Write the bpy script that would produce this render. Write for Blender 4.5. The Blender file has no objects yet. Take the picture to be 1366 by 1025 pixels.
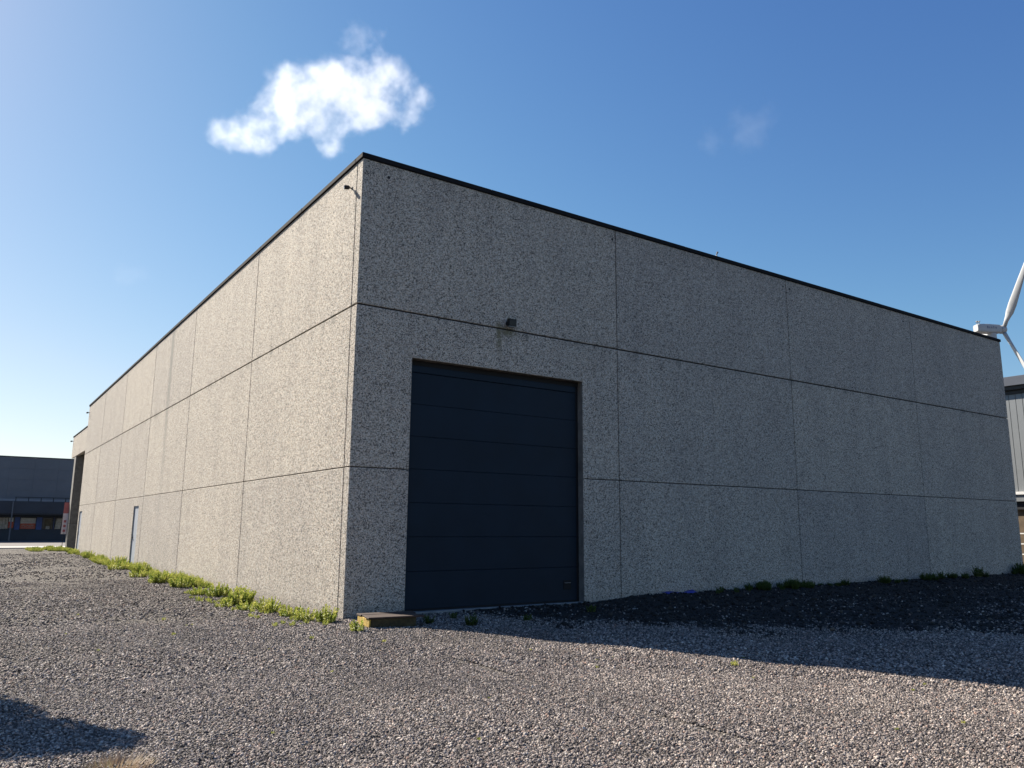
import bpy, bmesh, math, random
import numpy as np
from mathutils import Vector, Matrix, noise as mnoise

R = math.radians
random.seed(7)
rng = np.random.default_rng(11)
scene = bpy.context.scene
COL = scene.collection

# ------------------------------------------------------------------ camera
PITCH, YAW, ROLL = 0.180257, 0.603282, 0.007501
CAM = Vector((-5.6375, -13.3191, 1.6))
fw = Vector((math.sin(YAW) * math.cos(PITCH), math.cos(YAW) * math.cos(PITCH), math.sin(PITCH)))
r0 = Vector((math.cos(YAW), -math.sin(YAW), 0))
u0 = r0.cross(fw)
rt = r0 * math.cos(ROLL) + u0 * math.sin(ROLL)
up = u0 * math.cos(ROLL) - r0 * math.sin(ROLL)
cd = bpy.data.cameras.new("camera")
cam = bpy.data.objects.new("camera", cd)
COL.objects.link(cam)
cam.matrix_world = Matrix(((rt.x, up.x, -fw.x, CAM.x), (rt.y, up.y, -fw.y, CAM.y), (rt.z, up.z, -fw.z, CAM.z), (0, 0, 0, 1)))
cd.sensor_width = 36
cd.lens = 36 * 1045.3 / 1366
cd.clip_start = 0.05
cd.clip_end = 8000
scene.camera = cam

# ------------------------------------------------------------------ sky, sun, exposure
SUN_EL = R(37.0)
SUN_DIR = Vector((-0.361 * math.cos(SUN_EL), 0.9325 * math.cos(SUN_EL), math.sin(SUN_EL)))
w = bpy.data.worlds.new("World")
scene.world = w
w.use_nodes = True
nt = w.node_tree
nt.nodes.clear()
sky = nt.nodes.new("ShaderNodeTexSky")
sky.sky_type = 'NISHITA'
sky.sun_disc = False
sky.sun_elevation = SUN_EL
sky.sun_rotation = math.atan2(SUN_DIR.x, SUN_DIR.y)
sky.altitude = 0
sky.air_density = 1.0
sky.dust_density = 0.3
sky.ozone_density = 5.0
bg = nt.nodes.new("ShaderNodeBackground")
bg.inputs['Strength'].default_value = 0.056
wo = nt.nodes.new("ShaderNodeOutputWorld")
# clean-air colour balance of the whole sky (per channel response, same in every direction)
_sep = nt.nodes.new("ShaderNodeSeparateColor"); _cmb = nt.nodes.new("ShaderNodeCombineColor")
nt.links.new(sky.outputs[0], _sep.inputs[0])
_K = 0.138
for _i, (_k, _g, _c) in enumerate(((1.45, 1.36, 1.15), (1.235, 1.22, 1.0), (0.932, 0.80, 1.15))):
    _p = nt.nodes.new("ShaderNodeMath"); _p.operation = 'POWER'
    _m0 = nt.nodes.new("ShaderNodeMath"); _m0.operation = 'MULTIPLY'; _m0.inputs[1].default_value = _K
    nt.links.new(_sep.outputs[_i], _m0.inputs[0]); nt.links.new(_m0.outputs[0], _p.inputs[0]); _p.inputs[1].default_value = _g
    _m1 = nt.nodes.new("ShaderNodeMath"); _m1.operation = 'MULTIPLY'; _m1.inputs[1].default_value = _k / _K
    nt.links.new(_p.outputs[0], _m1.inputs[0])
    _m2 = nt.nodes.new("ShaderNodeMath"); _m2.operation = 'MULTIPLY'; _m2.inputs[1].default_value = _c
    nt.links.new(_sep.outputs[_i], _m2.inputs[0])
    _mn = nt.nodes.new("ShaderNodeMath"); _mn.operation = 'MINIMUM'
    nt.links.new(_m1.outputs[0], _mn.inputs[0]); nt.links.new(_m2.outputs[0], _mn.inputs[1])
    # gentle shoulder so the glow round the sun does not run away: v / (1 + 0.12 (K v)^2)
    _q = nt.nodes.new("ShaderNodeMath"); _q.operation = 'MULTIPLY'; nt.links.new(_mn.outputs[0], _q.inputs[0]); nt.links.new(_mn.outputs[0], _q.inputs[1])
    _q2 = nt.nodes.new("ShaderNodeMath"); _q2.operation = 'MULTIPLY_ADD'; nt.links.new(_q.outputs[0], _q2.inputs[0]); _q2.inputs[1].default_value = 0.12 * _K * _K; _q2.inputs[2].default_value = 0.98
    _q3 = nt.nodes.new("ShaderNodeMath"); _q3.operation = 'DIVIDE'; nt.links.new(_mn.outputs[0], _q3.inputs[0]); nt.links.new(_q2.outputs[0], _q3.inputs[1])
    nt.links.new(_q3.outputs[0], _cmb.inputs[_i])
nt.links.new(_cmb.outputs[0], bg.inputs[0])
nt.links.new(bg.outputs[0], wo.inputs[0])

sd = bpy.data.lights.new("sun", 'SUN')
sd.energy = 5.0
sd.angle = R(0.53)
sd.color = (1.0, 0.91, 0.78)
sun = bpy.data.objects.new("sun", sd)
COL.objects.link(sun)
sun.rotation_euler = SUN_DIR.to_track_quat('Z', 'Y').to_euler()
sun.location = (-10, 20, 30)

scene.view_settings.view_transform = 'Standard'
scene.view_settings.look = 'None'
scene.view_settings.exposure = 1.34
scene.view_settings.gamma = 1
scene.view_settings.use_curve_mapping = False
scene.cycles.volume_bounces = 4
scene.cycles.max_bounces = 8
scene.cycles.volume_step_rate = 0.5
scene.cycles.volume_max_steps = 96

# ------------------------------------------------------------------ helpers
def new_mat(name):
    m = bpy.data.materials.new(name)
    m.use_nodes = True
    n = m.node_tree.nodes
    return m, m.node_tree, n.get("Principled BSDF")

def N(t, typ, **kw):
    n = t.nodes.new(typ)
    for k, v in kw.items():
        if k in ('operation', 'blend_type', 'data_type', 'feature', 'distance', 'interpolation_type', 'noise_dimensions', 'clamp'):
            setattr(n, k, v)
        else:
            n.inputs[k].default_value = v
    return n

def math_n(t, op, a, b=None, c=None, clamp=False):
    n = t.nodes.new("ShaderNodeMath")
    n.operation = op
    n.use_clamp = clamp
    for i, v in enumerate((a, b, c)):
        if v is None:
            continue
        if isinstance(v, (int, float)):
            n.inputs[i].default_value = v
        else:
            t.links.new(v, n.inputs[i])
    return n.outputs[0]

def mixc(t, fac, a, b, mode='MIX'):
    n = t.nodes.new("ShaderNodeMix")
    n.data_type = 'RGBA'
    n.blend_type = mode
    for sock, v in ((n.inputs[0], fac), (n.inputs[6], a), (n.inputs[7], b)):
        if isinstance(v, (int, float)):
            sock.default_value = v
        elif isinstance(v, tuple):
            sock.default_value = (*v, 1) if len(v) == 3 else v
        else:
            t.links.new(v, sock)
    return n.outputs[2]

def ramp(t, fac, stops, mode='LINEAR'):
    n = t.nodes.new("ShaderNodeValToRGB")
    n.color_ramp.interpolation = mode
    el = n.color_ramp.elements
    while len(el) > 1:
        el.remove(el[-1])
    el[0].position = stops[0][0]
    el[0].color = (*stops[0][1], 1)
    for p, c in stops[1:]:
        e = el.new(p)
        e.color = (*c, 1)
    t.links.new(fac, n.inputs[0])
    return n.outputs[0]

def maprange(t, v, a, b, c=0.0, d=1.0, smooth=True):
    n = t.nodes.new("ShaderNodeMapRange")
    if smooth:
        n.interpolation_type = 'SMOOTHSTEP'
    t.links.new(v, n.inputs[0])
    for i, x in enumerate((a, b, c, d)):
        n.inputs[i + 1].default_value = x
    return n.outputs[0]

def bump(t, h, bsdf, strength=0.3, dist=0.01):
    n = t.nodes.new("ShaderNodeBump")
    n.inputs['Strength'].default_value = strength
    n.inputs['Distance'].default_value = dist
    t.links.new(h, n.inputs['Height'])
    t.links.new(n.outputs[0], bsdf.inputs['Normal'])

def noise(t, vec, scale, detail=3, rough=0.55):
    n = t.nodes.new("ShaderNodeTexNoise")
    n.inputs['Scale'].default_value = scale
    n.inputs['Detail'].default_value = detail
    n.inputs['Roughness'].default_value = rough
    t.links.new(vec, n.inputs['Vector'])
    return n.outputs[0]

def voro(t, vec, scale, feature='F1', rand=1.0):
    n = t.nodes.new("ShaderNodeTexVoronoi")
    n.feature = feature
    n.inputs['Scale'].default_value = scale
    n.inputs['Randomness'].default_value = rand
    t.links.new(vec, n.inputs['Vector'])
    return n

def mapping(t, vec, sc):
    n = t.nodes.new("ShaderNodeMapping")
    n.inputs['Scale'].default_value = sc
    t.links.new(vec, n.inputs['Vector'])
    return n.outputs[0]

def link_obj(name, mesh, parent=None, loc=None):
    o = bpy.data.objects.new(name, mesh)
    COL.objects.link(o)
    if parent is not None:
        o.parent = parent
    if loc is not None:
        o.location = loc
    return o

def tag(o, label=None, cat=None, group=None, kind=None):
    if label: o['label'] = label
    if cat: o['category'] = cat
    if group: o['group'] = group
    if kind: o['kind'] = kind
    return o

def thing(name, label, cat, loc=(0, 0, 0), rz=0, group=None):
    o = bpy.data.objects.new(name, None)
    o.empty_display_size = 0.2
    COL.objects.link(o)
    o.location = loc
    o.rotation_euler = (0, 0, rz)
    return tag(o, label, cat, group)

def bm_box(bm, x0, x1, y0, y1, z0, z1):
    vs = [bm.verts.new((x, y, z)) for x in (x0, x1) for y in (y0, y1) for z in (z0, z1)]
    for f in ((0, 1, 3, 2), (4, 6, 7, 5), (0, 4, 5, 1), (2, 3, 7, 6), (0, 2, 6, 4), (1, 5, 7, 3)):
        bm.faces.new([vs[i] for i in f])

def finish(bm, name, mat, parent=None, bevel=0.0, seg=1, smooth=False, loc=None):
    bmesh.ops.recalc_face_normals(bm, faces=bm.faces)
    if bevel:
        bmesh.ops.bevel(bm, geom=list(bm.edges), offset=bevel, segments=seg, profile=0.5, affect='EDGES')
    me = bpy.data.meshes.new(name)
    bm.to_mesh(me)
    bm.free()
    me.materials.append(mat)
    if smooth:
        me.shade_smooth()
    return link_obj(name, me, parent, loc)

def box(name, x0, x1, y0, y1, z0, z1, mat, parent=None, bevel=0.0, seg=1):
    bm = bmesh.new()
    bm_box(bm, x0, x1, y0, y1, z0, z1)
    return finish(bm, name, mat, parent, bevel, seg)

def prism_xz(name, pts, y0, y1, mat, parent=None, bevel=0.0):
    """polygon in the XZ plane, extruded from y0 (front) to y1; bevels all but concave artefacts"""
    bm = bmesh.new()
    f = bm.faces.new([bm.verts.new((x, y0, z)) for x, z in pts])
    r = bmesh.ops.extrude_face_region(bm, geom=[f])
    for v in r['geom']:
        if isinstance(v, bmesh.types.BMVert):
            v.co.y = y1
    return finish(bm, name, mat, parent, bevel)

def tube(bm, pts, rads, n=8, cap=True):
    rings = []
    for i, p in enumerate(pts):
        p = Vector(p)
        a = Vector(pts[max(i - 1, 0)]); b = Vector(pts[min(i + 1, len(pts) - 1)])
        d = (b - a).normalized()
        s = d.cross(Vector((0, 0, 1)))
        if s.length < 1e-3:
            s = Vector((1, 0, 0))
        s.normalize()
        q = s.cross(d)
        rr = rads[i] if isinstance(rads, (list, tuple)) else rads
        rings.append([bm.verts.new(p + (s * math.cos(k * 2 * math.pi / n) + q * math.sin(k * 2 * math.pi / n)) * rr) for k in range(n)])
    for i in range(len(rings) - 1):
        for k in range(n):
            bm.faces.new((rings[i][k], rings[i][(k + 1) % n], rings[i + 1][(k + 1) % n], rings[i + 1][k]))
    if cap:
        bm.faces.new(rings[0][::-1]); bm.faces.new(rings[-1])

def quads_mesh(name, verts, faces, mats, midx=None):
    me = bpy.data.meshes.new(name)
    me.from_pydata(verts, [], faces)
    for m in mats:
        me.materials.append(m)
    if midx is not None:
        me.polygons.foreach_set('material_index', midx)
    me.update()
    return me

# ------------------------------------------------------------------ materials
def pos(t):
    return t.nodes.new("ShaderNodeNewGeometry").outputs['Position']

def make_aggregate():
    m, t, b = new_mat("washed_aggregate_concrete")
    P = pos(t)
    v = voro(t, P, 64)
    sep = t.nodes.new("ShaderNodeSeparateColor")
    t.links.new(v.outputs['Color'], sep.inputs[0])
    col = ramp(t, sep.outputs[0], [(0.0, (.045, .043, .043)), (.13, (.13, .122, .113)), (.25, (.42, .388, .340)), (.62, (.54, .50, .437)), (1.0, (.70, .655, .59))])
    # warm and cool pebbles
    hue = ramp(t, sep.outputs[1], [(0, (1.12, .96, .84)), (.5, (1, 1, 1)), (1, (.92, .98, 1.04))])
    col = mixc(t, .7, col, hue, 'MULTIPLY')
    v2 = voro(t, P, 40)
    sep2 = t.nodes.new("ShaderNodeSeparateColor")
    t.links.new(v2.outputs['Color'], sep2.inputs[0])
    dk = ramp(t, sep2.outputs[0], [(0, (.55, .55, .55)), (.06, (.75, .75, .75)), (.12, (1, 1, 1)), (.9, (1.04, 1.035, 1.02))])
    col = mixc(t, .8, col, dk, 'MULTIPLY')
    # gaps between the pebbles
    d = maprange(t, v.outputs['Distance'], .35, .75, 1.0, .55)
    gap = t.nodes.new("ShaderNodeCombineColor")
    for i in range(3):
        t.links.new(d, gap.inputs[i])
    col = mixc(t, 1.0, col, gap.outputs[0], 'MULTIPLY')
    # cloudy weathering + slow vertical run marks
    nz = noise(t, mapping(t, P, (1, 1, .35)), 1.1, 5, .6)
    wv = ramp(t, nz, [(.3, (.88, .88, .89)), (.55, (1, 1, 1)), (.75, (1.05, 1.045, 1.03))])
    col = mixc(t, 1.0, col, wv, 'MULTIPLY')
    nz2 = noise(t, mapping(t, P, (1.6, 1.6, .15)), 1.5, 4, .6)
    wv2 = ramp(t, nz2, [(.35, (.96, .96, .96)), (.6, (1, 1, 1))])
    col = mixc(t, .8, col, wv2, 'MULTIPLY')
    oi = t.nodes.new("ShaderNodeObjectInfo")
    tint = ramp(t, oi.outputs['Random'], [(0, (.93, .93, .945)), (.5, (1, .995, .99)), (1, (1.06, 1.05, 1.03))])
    col = mixc(t, 1.0, col, tint, 'MULTIPLY')
    # stains: position masks
    sx = t.nodes.new("ShaderNodeSeparateXYZ")
    t.links.new(P, sx.inputs[0])
    X, Y, Z = sx.outputs
    wob = math_n(t, 'MULTIPLY', math_n(t, 'SUBTRACT', noise(t, P, 3.0, 3), .5), .12)
    # run-off streak on the long side wall at y = 16.7
    a = math_n(t, 'ABSOLUTE', math_n(t, 'SUBTRACT', math_n(t, 'ADD', Y, wob), 16.72))
    mk = maprange(t, a, .05, .42, 1, 0)
    mk = math_n(t, 'MULTIPLY', mk, maprange(t, Z, 1.5, 8.5, .12, .75))
    mk = math_n(t, 'MULTIPLY', mk, maprange(t, X, .25, .3, 1, 0))
    col = mixc(t, mk, col, (.16, .16, .15))
    # algae run below the lamp on the front wall
    n4 = noise(t, P, 14, 3, .7)
    a = math_n(t, 'ABSOLUTE', math_n(t, 'SUBTRACT', math_n(t, 'ADD', X, wob), 3.2))
    m1 = math_n(t, 'MULTIPLY', maprange(t, a, .01, .11, 1, 0), maprange(t, Z, 4.95, 5.6, 0, 1))
    m1 = math_n(t, 'MULTIPLY', m1, maprange(t, Z, 5.76, 5.9, 1, 0))
    a2 = math_n(t, 'ABSOLUTE', math_n(t, 'SUBTRACT', X, 3.4))
    m2 = math_n(t, 'MULTIPLY', maprange(t, a2, .05, .38, 1, 0), maprange(t, math_n(t, 'ABSOLUTE', math_n(t, 'SUBTRACT', Z, 5.66)), .02, .16, 1, 0))
    mm = math_n(t, 'MAXIMUM', m1, m2)
    mm = math_n(t, 'MULTIPLY', mm, maprange(t, n4, .35, .6, .45, 1))
    mm = math_n(t, 'MULTIPLY', mm, maprange(t, Y, .2, .25, 1, 0))
    col = mixc(t, math_n(t, 'MULTIPLY', mm, .85), col, (.12, .11, .055))
    # dirt hugging the joints and the ground splash
    jd = math_n(t, 'ABSOLUTE', math_n(t, 'SUBTRACT', Z, 5.66))
    dm = math_n(t, 'MULTIPLY', maprange(t, jd, .0, .22, .55, 0), maprange(t, noise(t, mapping(t, P, (1.3, 1.3, .5)), 2.2, 4, .6), .48, .68, 0, 1))
    col = mixc(t, dm, col, (.13, .125, .11))
    td = maprange(t, Z, 8.2, 8.66, 0, .55)
    td = math_n(t, 'MULTIPLY', td, maprange(t, noise(t, mapping(t, P, (3, 3, .4)), 2.0, 4, .6), .45, .7, 0, 1))
    col = mixc(t, td, col, (.16, .15, .13))
    gd = math_n(t, 'MULTIPLY', maprange(t, Z, .0, .28, .5, 0), maprange(t, noise(t, P, 2.5, 4, .6), .35, .65, .2, 1))
    col = mixc(t, gd, col, (.15, .135, .11))
    t.links.new(col, b.inputs['Base Color'])
    b.inputs['Roughness'].default_value = .9
    b.inputs['Specular IOR Level'].default_value = .25
    h = math_n(t, 'ADD', math_n(t, 'MULTIPLY', v.outputs['Distance'], -1), math_n(t, 'MULTIPLY', sep.outputs[2], .5))
    bump(t, h, b, .22, .005)
    return m

def simple(name, col, rough=.6, metal=0.0, var=.12, nscale=3.0, bmp=0.0, bscale=40, spec=.4):
    m, t, b = new_mat(name)
    P = pos(t)
    n = noise(t, P, nscale, 5, .6)
    lo = tuple(c * (1 - var) for c in col); hi = tuple(min(1, c * (1 + var)) for c in col)
    c = ramp(t, n, [(.3, lo), (.7, hi)])
    t.links.new(c, b.inputs['Base Color'])
    b.inputs['Roughness'].default_value = rough
    b.inputs['Metallic'].default_value = metal
    b.inputs['Specular IOR Level'].default_value = spec
    if bmp:
        bump(t, noise(t, P, bscale, 4, .6), b, bmp, .01)
    return m

M_AGG = make_aggregate()
M_JOINT = simple("dark_joint_sealant", (.028, .027, .026), .9, var=.3, nscale=9)
M_SMOOTHCON = simple("smooth_concrete", (.17, .16, .145), .85, var=.3, nscale=5, bmp=.2, bscale=30)
M_COPING = simple("dark_coping_metal", (.016, .016, .018), .85, 0, var=.2, nscale=2, spec=.08)
M_DOORBLUE = simple("dark_blue_door_paint", (.0030, .0122, .0255), .55, 0, var=.16, nscale=1.4, bmp=.06, bscale=220, spec=.2)
M_BLACK = simple("black_plastic", (.008, .008, .009), .45, 0, var=.2)
M_RUBBER = simple("black_rubber", (.006, .006, .007), .8, 0, var=.2)
M_STEEL = simple("grey_steel", (.16, .165, .175), .4, .6, var=.15, nscale=8)
M_SIDEDOOR = simple("light_grey_door_paint", (.33, .36, .40), .5, 0, var=.06, nscale=2)
M_LENS = simple("lamp_glass", (.25, .27, .28), .15, 0, var=.05)
M_DARKCLAD = simple("dark_slate_cladding", (.105, .12, .142), .6, 0, var=.08, nscale=.7)
M_DARKBAND = simple("dark_canopy_band", (.026, .034, .048), .6, 0, var=.15, nscale=.7)
M_PLINTH = simple("dark_navy_plinth", (.018, .03, .045), .6, 0, var=.15, nscale=1)
M_BLUE = simple("blue_pillar_paint", (.02, .055, .19), .5, 0, var=.2, nscale=3)
M_BLACKBAND = simple("black_trim_paint", (.012, .014, .018), .6, 0, var=.1)
M_WHITE = simple("white_paint", (.72, .72, .70), .6, 0, var=.05)
M_POSTERW = simple("white_poster_print", (.85, .85, .80), .7, 0, var=.15, nscale=6)
M_POSTERR = simple("red_poster_print", (.80, .13, .08), .7, 0, var=.25, nscale=7)
M_CURTAIN = simple("pale_curtain_cloth", (.70, .66, .58), .8, 0, var=.3, nscale=5)
M_OLIVE = simple("olive_reflection_tone", (.08, .075, .04), .8, 0, var=.4, nscale=4)  # colour of the olive reflection in the dark shop windows
M_REDCLOTH = simple("red_banner_cloth", (.50, .15, .14), .75, 0, var=.12, nscale=6)
M_WHITECLOTH = simple("white_banner_cloth", (.72, .60, .60), .75, 0, var=.06, nscale=6)
M_PINKCLOTH = simple("pink_banner_print", (.45, .12, .12), .75, 0, var=.15, nscale=6)
M_KERB = simple("pale_concrete_kerb", (.34, .33, .31), .85, 0, var=.1, nscale=2, bmp=.1)
M_TURB = simple("turbine_white_paint", (.36, .375, .39), .45, 0, var=.04, nscale=.3)
M_TURBLOGO = simple("turbine_lettering_grey", (.13, .15, .22), .5, 0, var=.1)
M_RCLAD = simple("light_grey_steel_cladding", (.21, .225, .235), .5, .1, var=.06, nscale=1)
M_RSEAM = simple("grey_cladding_seam", (.09, .095, .10), .5, .1, var=.06, nscale=1)
M_RFASC = simple("slate_fascia_metal", (.10, .11, .135), .45, .2, var=.1, nscale=1)
M_RDARK = simple("dark_brown_gutter_metal", (.03, .027, .026), .5, .2, var=.1)
M_BROWN = simple("brown_brick_panel", (.13, .095, .06), .85, 0, var=.25, nscale=4)

def glass_mat():
    m, t, b = new_mat("window_glass")
    b.inputs['Base Color'].default_value = (.02, .025, .03, 1)
    b.inputs['Roughness'].default_value = .05
    b.inputs['Alpha'].default_value = .22
    return m
M_GLASS = glass_mat()

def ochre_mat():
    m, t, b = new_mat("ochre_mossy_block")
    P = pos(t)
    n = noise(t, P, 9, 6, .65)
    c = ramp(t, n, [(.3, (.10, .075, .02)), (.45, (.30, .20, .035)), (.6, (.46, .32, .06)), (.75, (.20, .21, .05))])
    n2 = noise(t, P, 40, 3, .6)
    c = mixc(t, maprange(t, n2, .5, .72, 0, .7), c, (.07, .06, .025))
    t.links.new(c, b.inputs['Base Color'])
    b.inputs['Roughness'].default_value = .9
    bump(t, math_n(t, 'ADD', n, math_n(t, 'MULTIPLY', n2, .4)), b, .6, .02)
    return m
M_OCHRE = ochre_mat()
M_MOSSSHADE = simple("shaded_mossy_concrete", (.045, .038, .018), .9, 0, var=.5, nscale=12, bmp=.6, bscale=30)  # mossy block tone darkened to carry the shade on its front

def wood_mat():
    m, t, b = new_mat("old_brown_board")
    P = pos(t)
    g = noise(t, mapping(t, P, (3, 40, 40)), 1.5, 5, .6)
    c = ramp(t, g, [(.3, (.016, .010, .008)), (.55, (.045, .027, .020)), (.75, (.09, .058, .045))])
    t.links.new(c, b.inputs['Base Color'])
    b.inputs['Roughness'].default_value = .85
    bump(t, g, b, .4, .006)
    return m
M_WOOD = wood_mat()

def gravel_mat():
    m, t, b = new_mat("gravel_ground")
    P = pos(t)
    v = voro(t, P, 46)
    sep = t.nodes.new("ShaderNodeSeparateColor")
    t.links.new(v.outputs['Color'], sep.inputs[0])
    col = ramp(t, sep.outputs[0], [(0, (.02, .017, .016)), (.3, (.06, .053, .049)), (.65, (.13, .115, .105)), (.9, (.24, .215, .19)), (1, (.42, .39, .35))])
    big = noise(t, P, .35, 5, .6)
    col = mixc(t, 1.0, col, ramp(t, big, [(.3, (.82, .80, .80)), (.7, (1.15, 1.12, 1.08))]), 'MULTIPLY')
    d = maprange(t, v.outputs['Distance'], .3, .7, 1.0, .35)
    gap = t.nodes.new("ShaderNodeCombineColor")
    for i in range(3):
        t.links.new(d, gap.inputs[i])
    col = mixc(t, 1.0, col, gap.outputs[0], 'MULTIPLY')
    t.links.new(col, b.inputs['Base Color'])
    b.inputs['Roughness'].default_value = .85
    b.inputs['Specular IOR Level'].default_value = .3
    h = math_n(t, 'ADD', math_n(t, 'MULTIPLY', v.outputs['Distance'], -1), math_n(t, 'MULTIPLY', sep.outputs[2], .6))
    bump(t, h, b, .9, .03)
    return m
M_GRAVEL = gravel_mat()

def stone_mat(name, stops, hue=True):
    m, t, b = new_mat(name)
    oi = t.nodes.new("ShaderNodeObjectInfo")
    col = ramp(t, oi.outputs['Random'], stops)
    P = pos(t)
    n = noise(t, P, 60, 3, .6)
    col = mixc(t, .6, col, ramp(t, n, [(.3, (.7, .7, .7)), (.7, (1.25, 1.25, 1.25))]), 'MULTIPLY')
    big = noise(t, P, .5, 4, .6)
    col = mixc(t, 1.0, col, ramp(t, big, [(.3, (.80, .78, .79)), (.7, (1.15, 1.12, 1.08))]), 'MULTIPLY')
    t.links.new(col, b.inputs['Base Color'])
    b.inputs['Roughness'].default_value = .75
    b.inputs['Specular IOR Level'].default_value = .35
    return m
M_STONE = stone_mat("crushed_stone", [(0, (.035, .030, .029)), (.2, (.075, .064, .060)), (.5, (.158, .138, .128)), (.72, (.265, .233, .212)), (.88, (.43, .385, .345)), (.95, (.26, .165, .13)), (1, (.62, .58, .52))])
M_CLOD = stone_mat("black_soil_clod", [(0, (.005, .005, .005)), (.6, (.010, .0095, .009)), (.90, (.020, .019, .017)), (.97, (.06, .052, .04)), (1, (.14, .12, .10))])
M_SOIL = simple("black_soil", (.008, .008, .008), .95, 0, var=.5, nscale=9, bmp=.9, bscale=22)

def leaf_mat(name, c0, c1, c2, trans=.32):
    m, t, b = new_mat(name)
    P = pos(t)
    n = noise(t, P, 5, 3, .6)
    n2 = noise(t, P, 45, 2, .5)
    f = math_n(t, 'ADD', math_n(t, 'MULTIPLY', n, .6), math_n(t, 'MULTIPLY', n2, .4))
    col = ramp(t, f, [(.35, c0), (.5, c1), (.65, c2)])
    t.links.new(col, b.inputs['Base Color'])
    b.inputs['Roughness'].default_value = .55
    b.inputs['Specular IOR Level'].default_value = .3
    tr = t.nodes.new("ShaderNodeBsdfTranslucent")
    t.links.new(col, tr.inputs['Color'])
    mx = t.nodes.new("ShaderNodeMixShader")
    mx.inputs[0].default_value = trans
    t.links.new(b.outputs[0], mx.inputs[1])
    t.links.new(tr.outputs[0], mx.inputs[2])
    out = [n for n in t.nodes if n.type == 'OUTPUT_MATERIAL'][0]
    t.links.new(mx.outputs[0], out.inputs['Surface'])
    return m
M_WEED = leaf_mat("yellow_green_leaf", (.17, .22, .03), (.40, .43, .09), (.64, .60, .21))
M_WEEDDK = leaf_mat("mid_green_leaf", (.08, .13, .02), (.20, .27, .045), (.36, .40, .09))
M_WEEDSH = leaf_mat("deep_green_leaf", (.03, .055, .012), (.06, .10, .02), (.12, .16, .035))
M_STEM = leaf_mat("weed_stem", (.16, .18, .05), (.24, .24, .07), (.30, .26, .10), .1)
M_BUSH = leaf_mat("bush_leaf", (.04, .08, .02), (.06, .11, .025), (.09, .14, .04), .3)
M_BARK = simple("bark", (.09, .07, .05), .9, 0, var=.3, nscale=12, bmp=.5)
M_DRY = leaf_mat("dry_grass_blade", (.24, .17, .12), (.36, .27, .19), (.30, .30, .14), .25)
M_TARP = simple("blue_plastic_sheet", (.03, .05, .34), .4, 0, var=.15, nscale=10)

# ------------------------------------------------------------------ ground
def gz(x, y):
    """gentle unevenness of the yard, flat against the walls and far away"""
    h = .02 * math.sin(x * .9 + 1.3) * math.sin(y * .7 + .4) + .010 * math.sin(x * 2.3 - y * 1.7) + .022 * mnoise.noise(Vector((x * 1.1, y * 1.1, 5.0)))
    near = max(0.0, min(1.0, (-y - .4) / 2.0)) if x > -.5 else max(0.0, min(1.0, (-x - .5) / 2.0))
    fade = max(0.0, 1 - math.hypot(x, y) / 60)
    return h * near * fade - .004

def axis(lo, hi, step, far):
    a = list(np.arange(lo, hi + 1e-6, step))
    s = step; v = lo; left = []
    while v > -far:
        s *= 1.35; v -= s; left.append(v)
    s = step; v = hi; right = []
    while v < far:
        s *= 1.35; v += s; right.append(v)
    return left[::-1] + a + right

def grid_mesh(name, xs, ys, zf, mat):
    verts = [(x, y, zf(x, y)) for y in ys for x in xs]
    n = len(xs)
    faces = [(j * n + i, j * n + i + 1, (j + 1) * n + i + 1, (j + 1) * n + i) for j in range(len(ys) - 1) for i in range(n - 1)]
    me = quads_mesh(name, verts, faces, [mat])
    me.shade_smooth()
    return me

ground = link_obj("ground", grid_mesh("ground", axis(-14, 28, .35, 1500), axis(-15, 8, .35, 1500), gz, M_GRAVEL))
tag(ground, kind='structure')

# paved yard and pale kerb strip beyond the gravel
M_PAVE = simple("pinkish_paving", (.10, .09, .088), .85, 0, var=.14, nscale=.4, bmp=.1)
tag(box("paved_yard", -90, 90, 50.2, 90, -.1, .03, M_PAVE), kind='structure')
tag(box("pavement_kerb", -90, 90, 46.6, 50.2, -.1, .06, M_KERB, bevel=.01), kind='structure')

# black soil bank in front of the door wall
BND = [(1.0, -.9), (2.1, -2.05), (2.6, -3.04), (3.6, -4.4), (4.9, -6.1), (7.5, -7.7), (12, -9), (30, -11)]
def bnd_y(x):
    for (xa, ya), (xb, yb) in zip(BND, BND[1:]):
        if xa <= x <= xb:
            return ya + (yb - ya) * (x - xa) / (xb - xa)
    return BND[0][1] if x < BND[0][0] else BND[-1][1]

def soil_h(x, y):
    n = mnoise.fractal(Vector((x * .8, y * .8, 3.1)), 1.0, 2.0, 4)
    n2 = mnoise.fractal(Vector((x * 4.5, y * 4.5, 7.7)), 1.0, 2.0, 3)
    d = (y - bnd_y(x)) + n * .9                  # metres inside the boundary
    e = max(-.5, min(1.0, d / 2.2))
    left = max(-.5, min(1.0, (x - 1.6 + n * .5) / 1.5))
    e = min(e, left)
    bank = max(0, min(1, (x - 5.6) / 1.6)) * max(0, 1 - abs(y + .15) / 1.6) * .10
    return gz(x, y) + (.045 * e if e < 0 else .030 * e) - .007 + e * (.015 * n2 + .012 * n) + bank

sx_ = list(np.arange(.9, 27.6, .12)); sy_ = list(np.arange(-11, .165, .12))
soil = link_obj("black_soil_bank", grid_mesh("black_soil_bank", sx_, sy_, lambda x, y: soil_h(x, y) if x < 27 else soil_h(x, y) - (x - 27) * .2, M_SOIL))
tag(soil, kind='structure')

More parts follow.
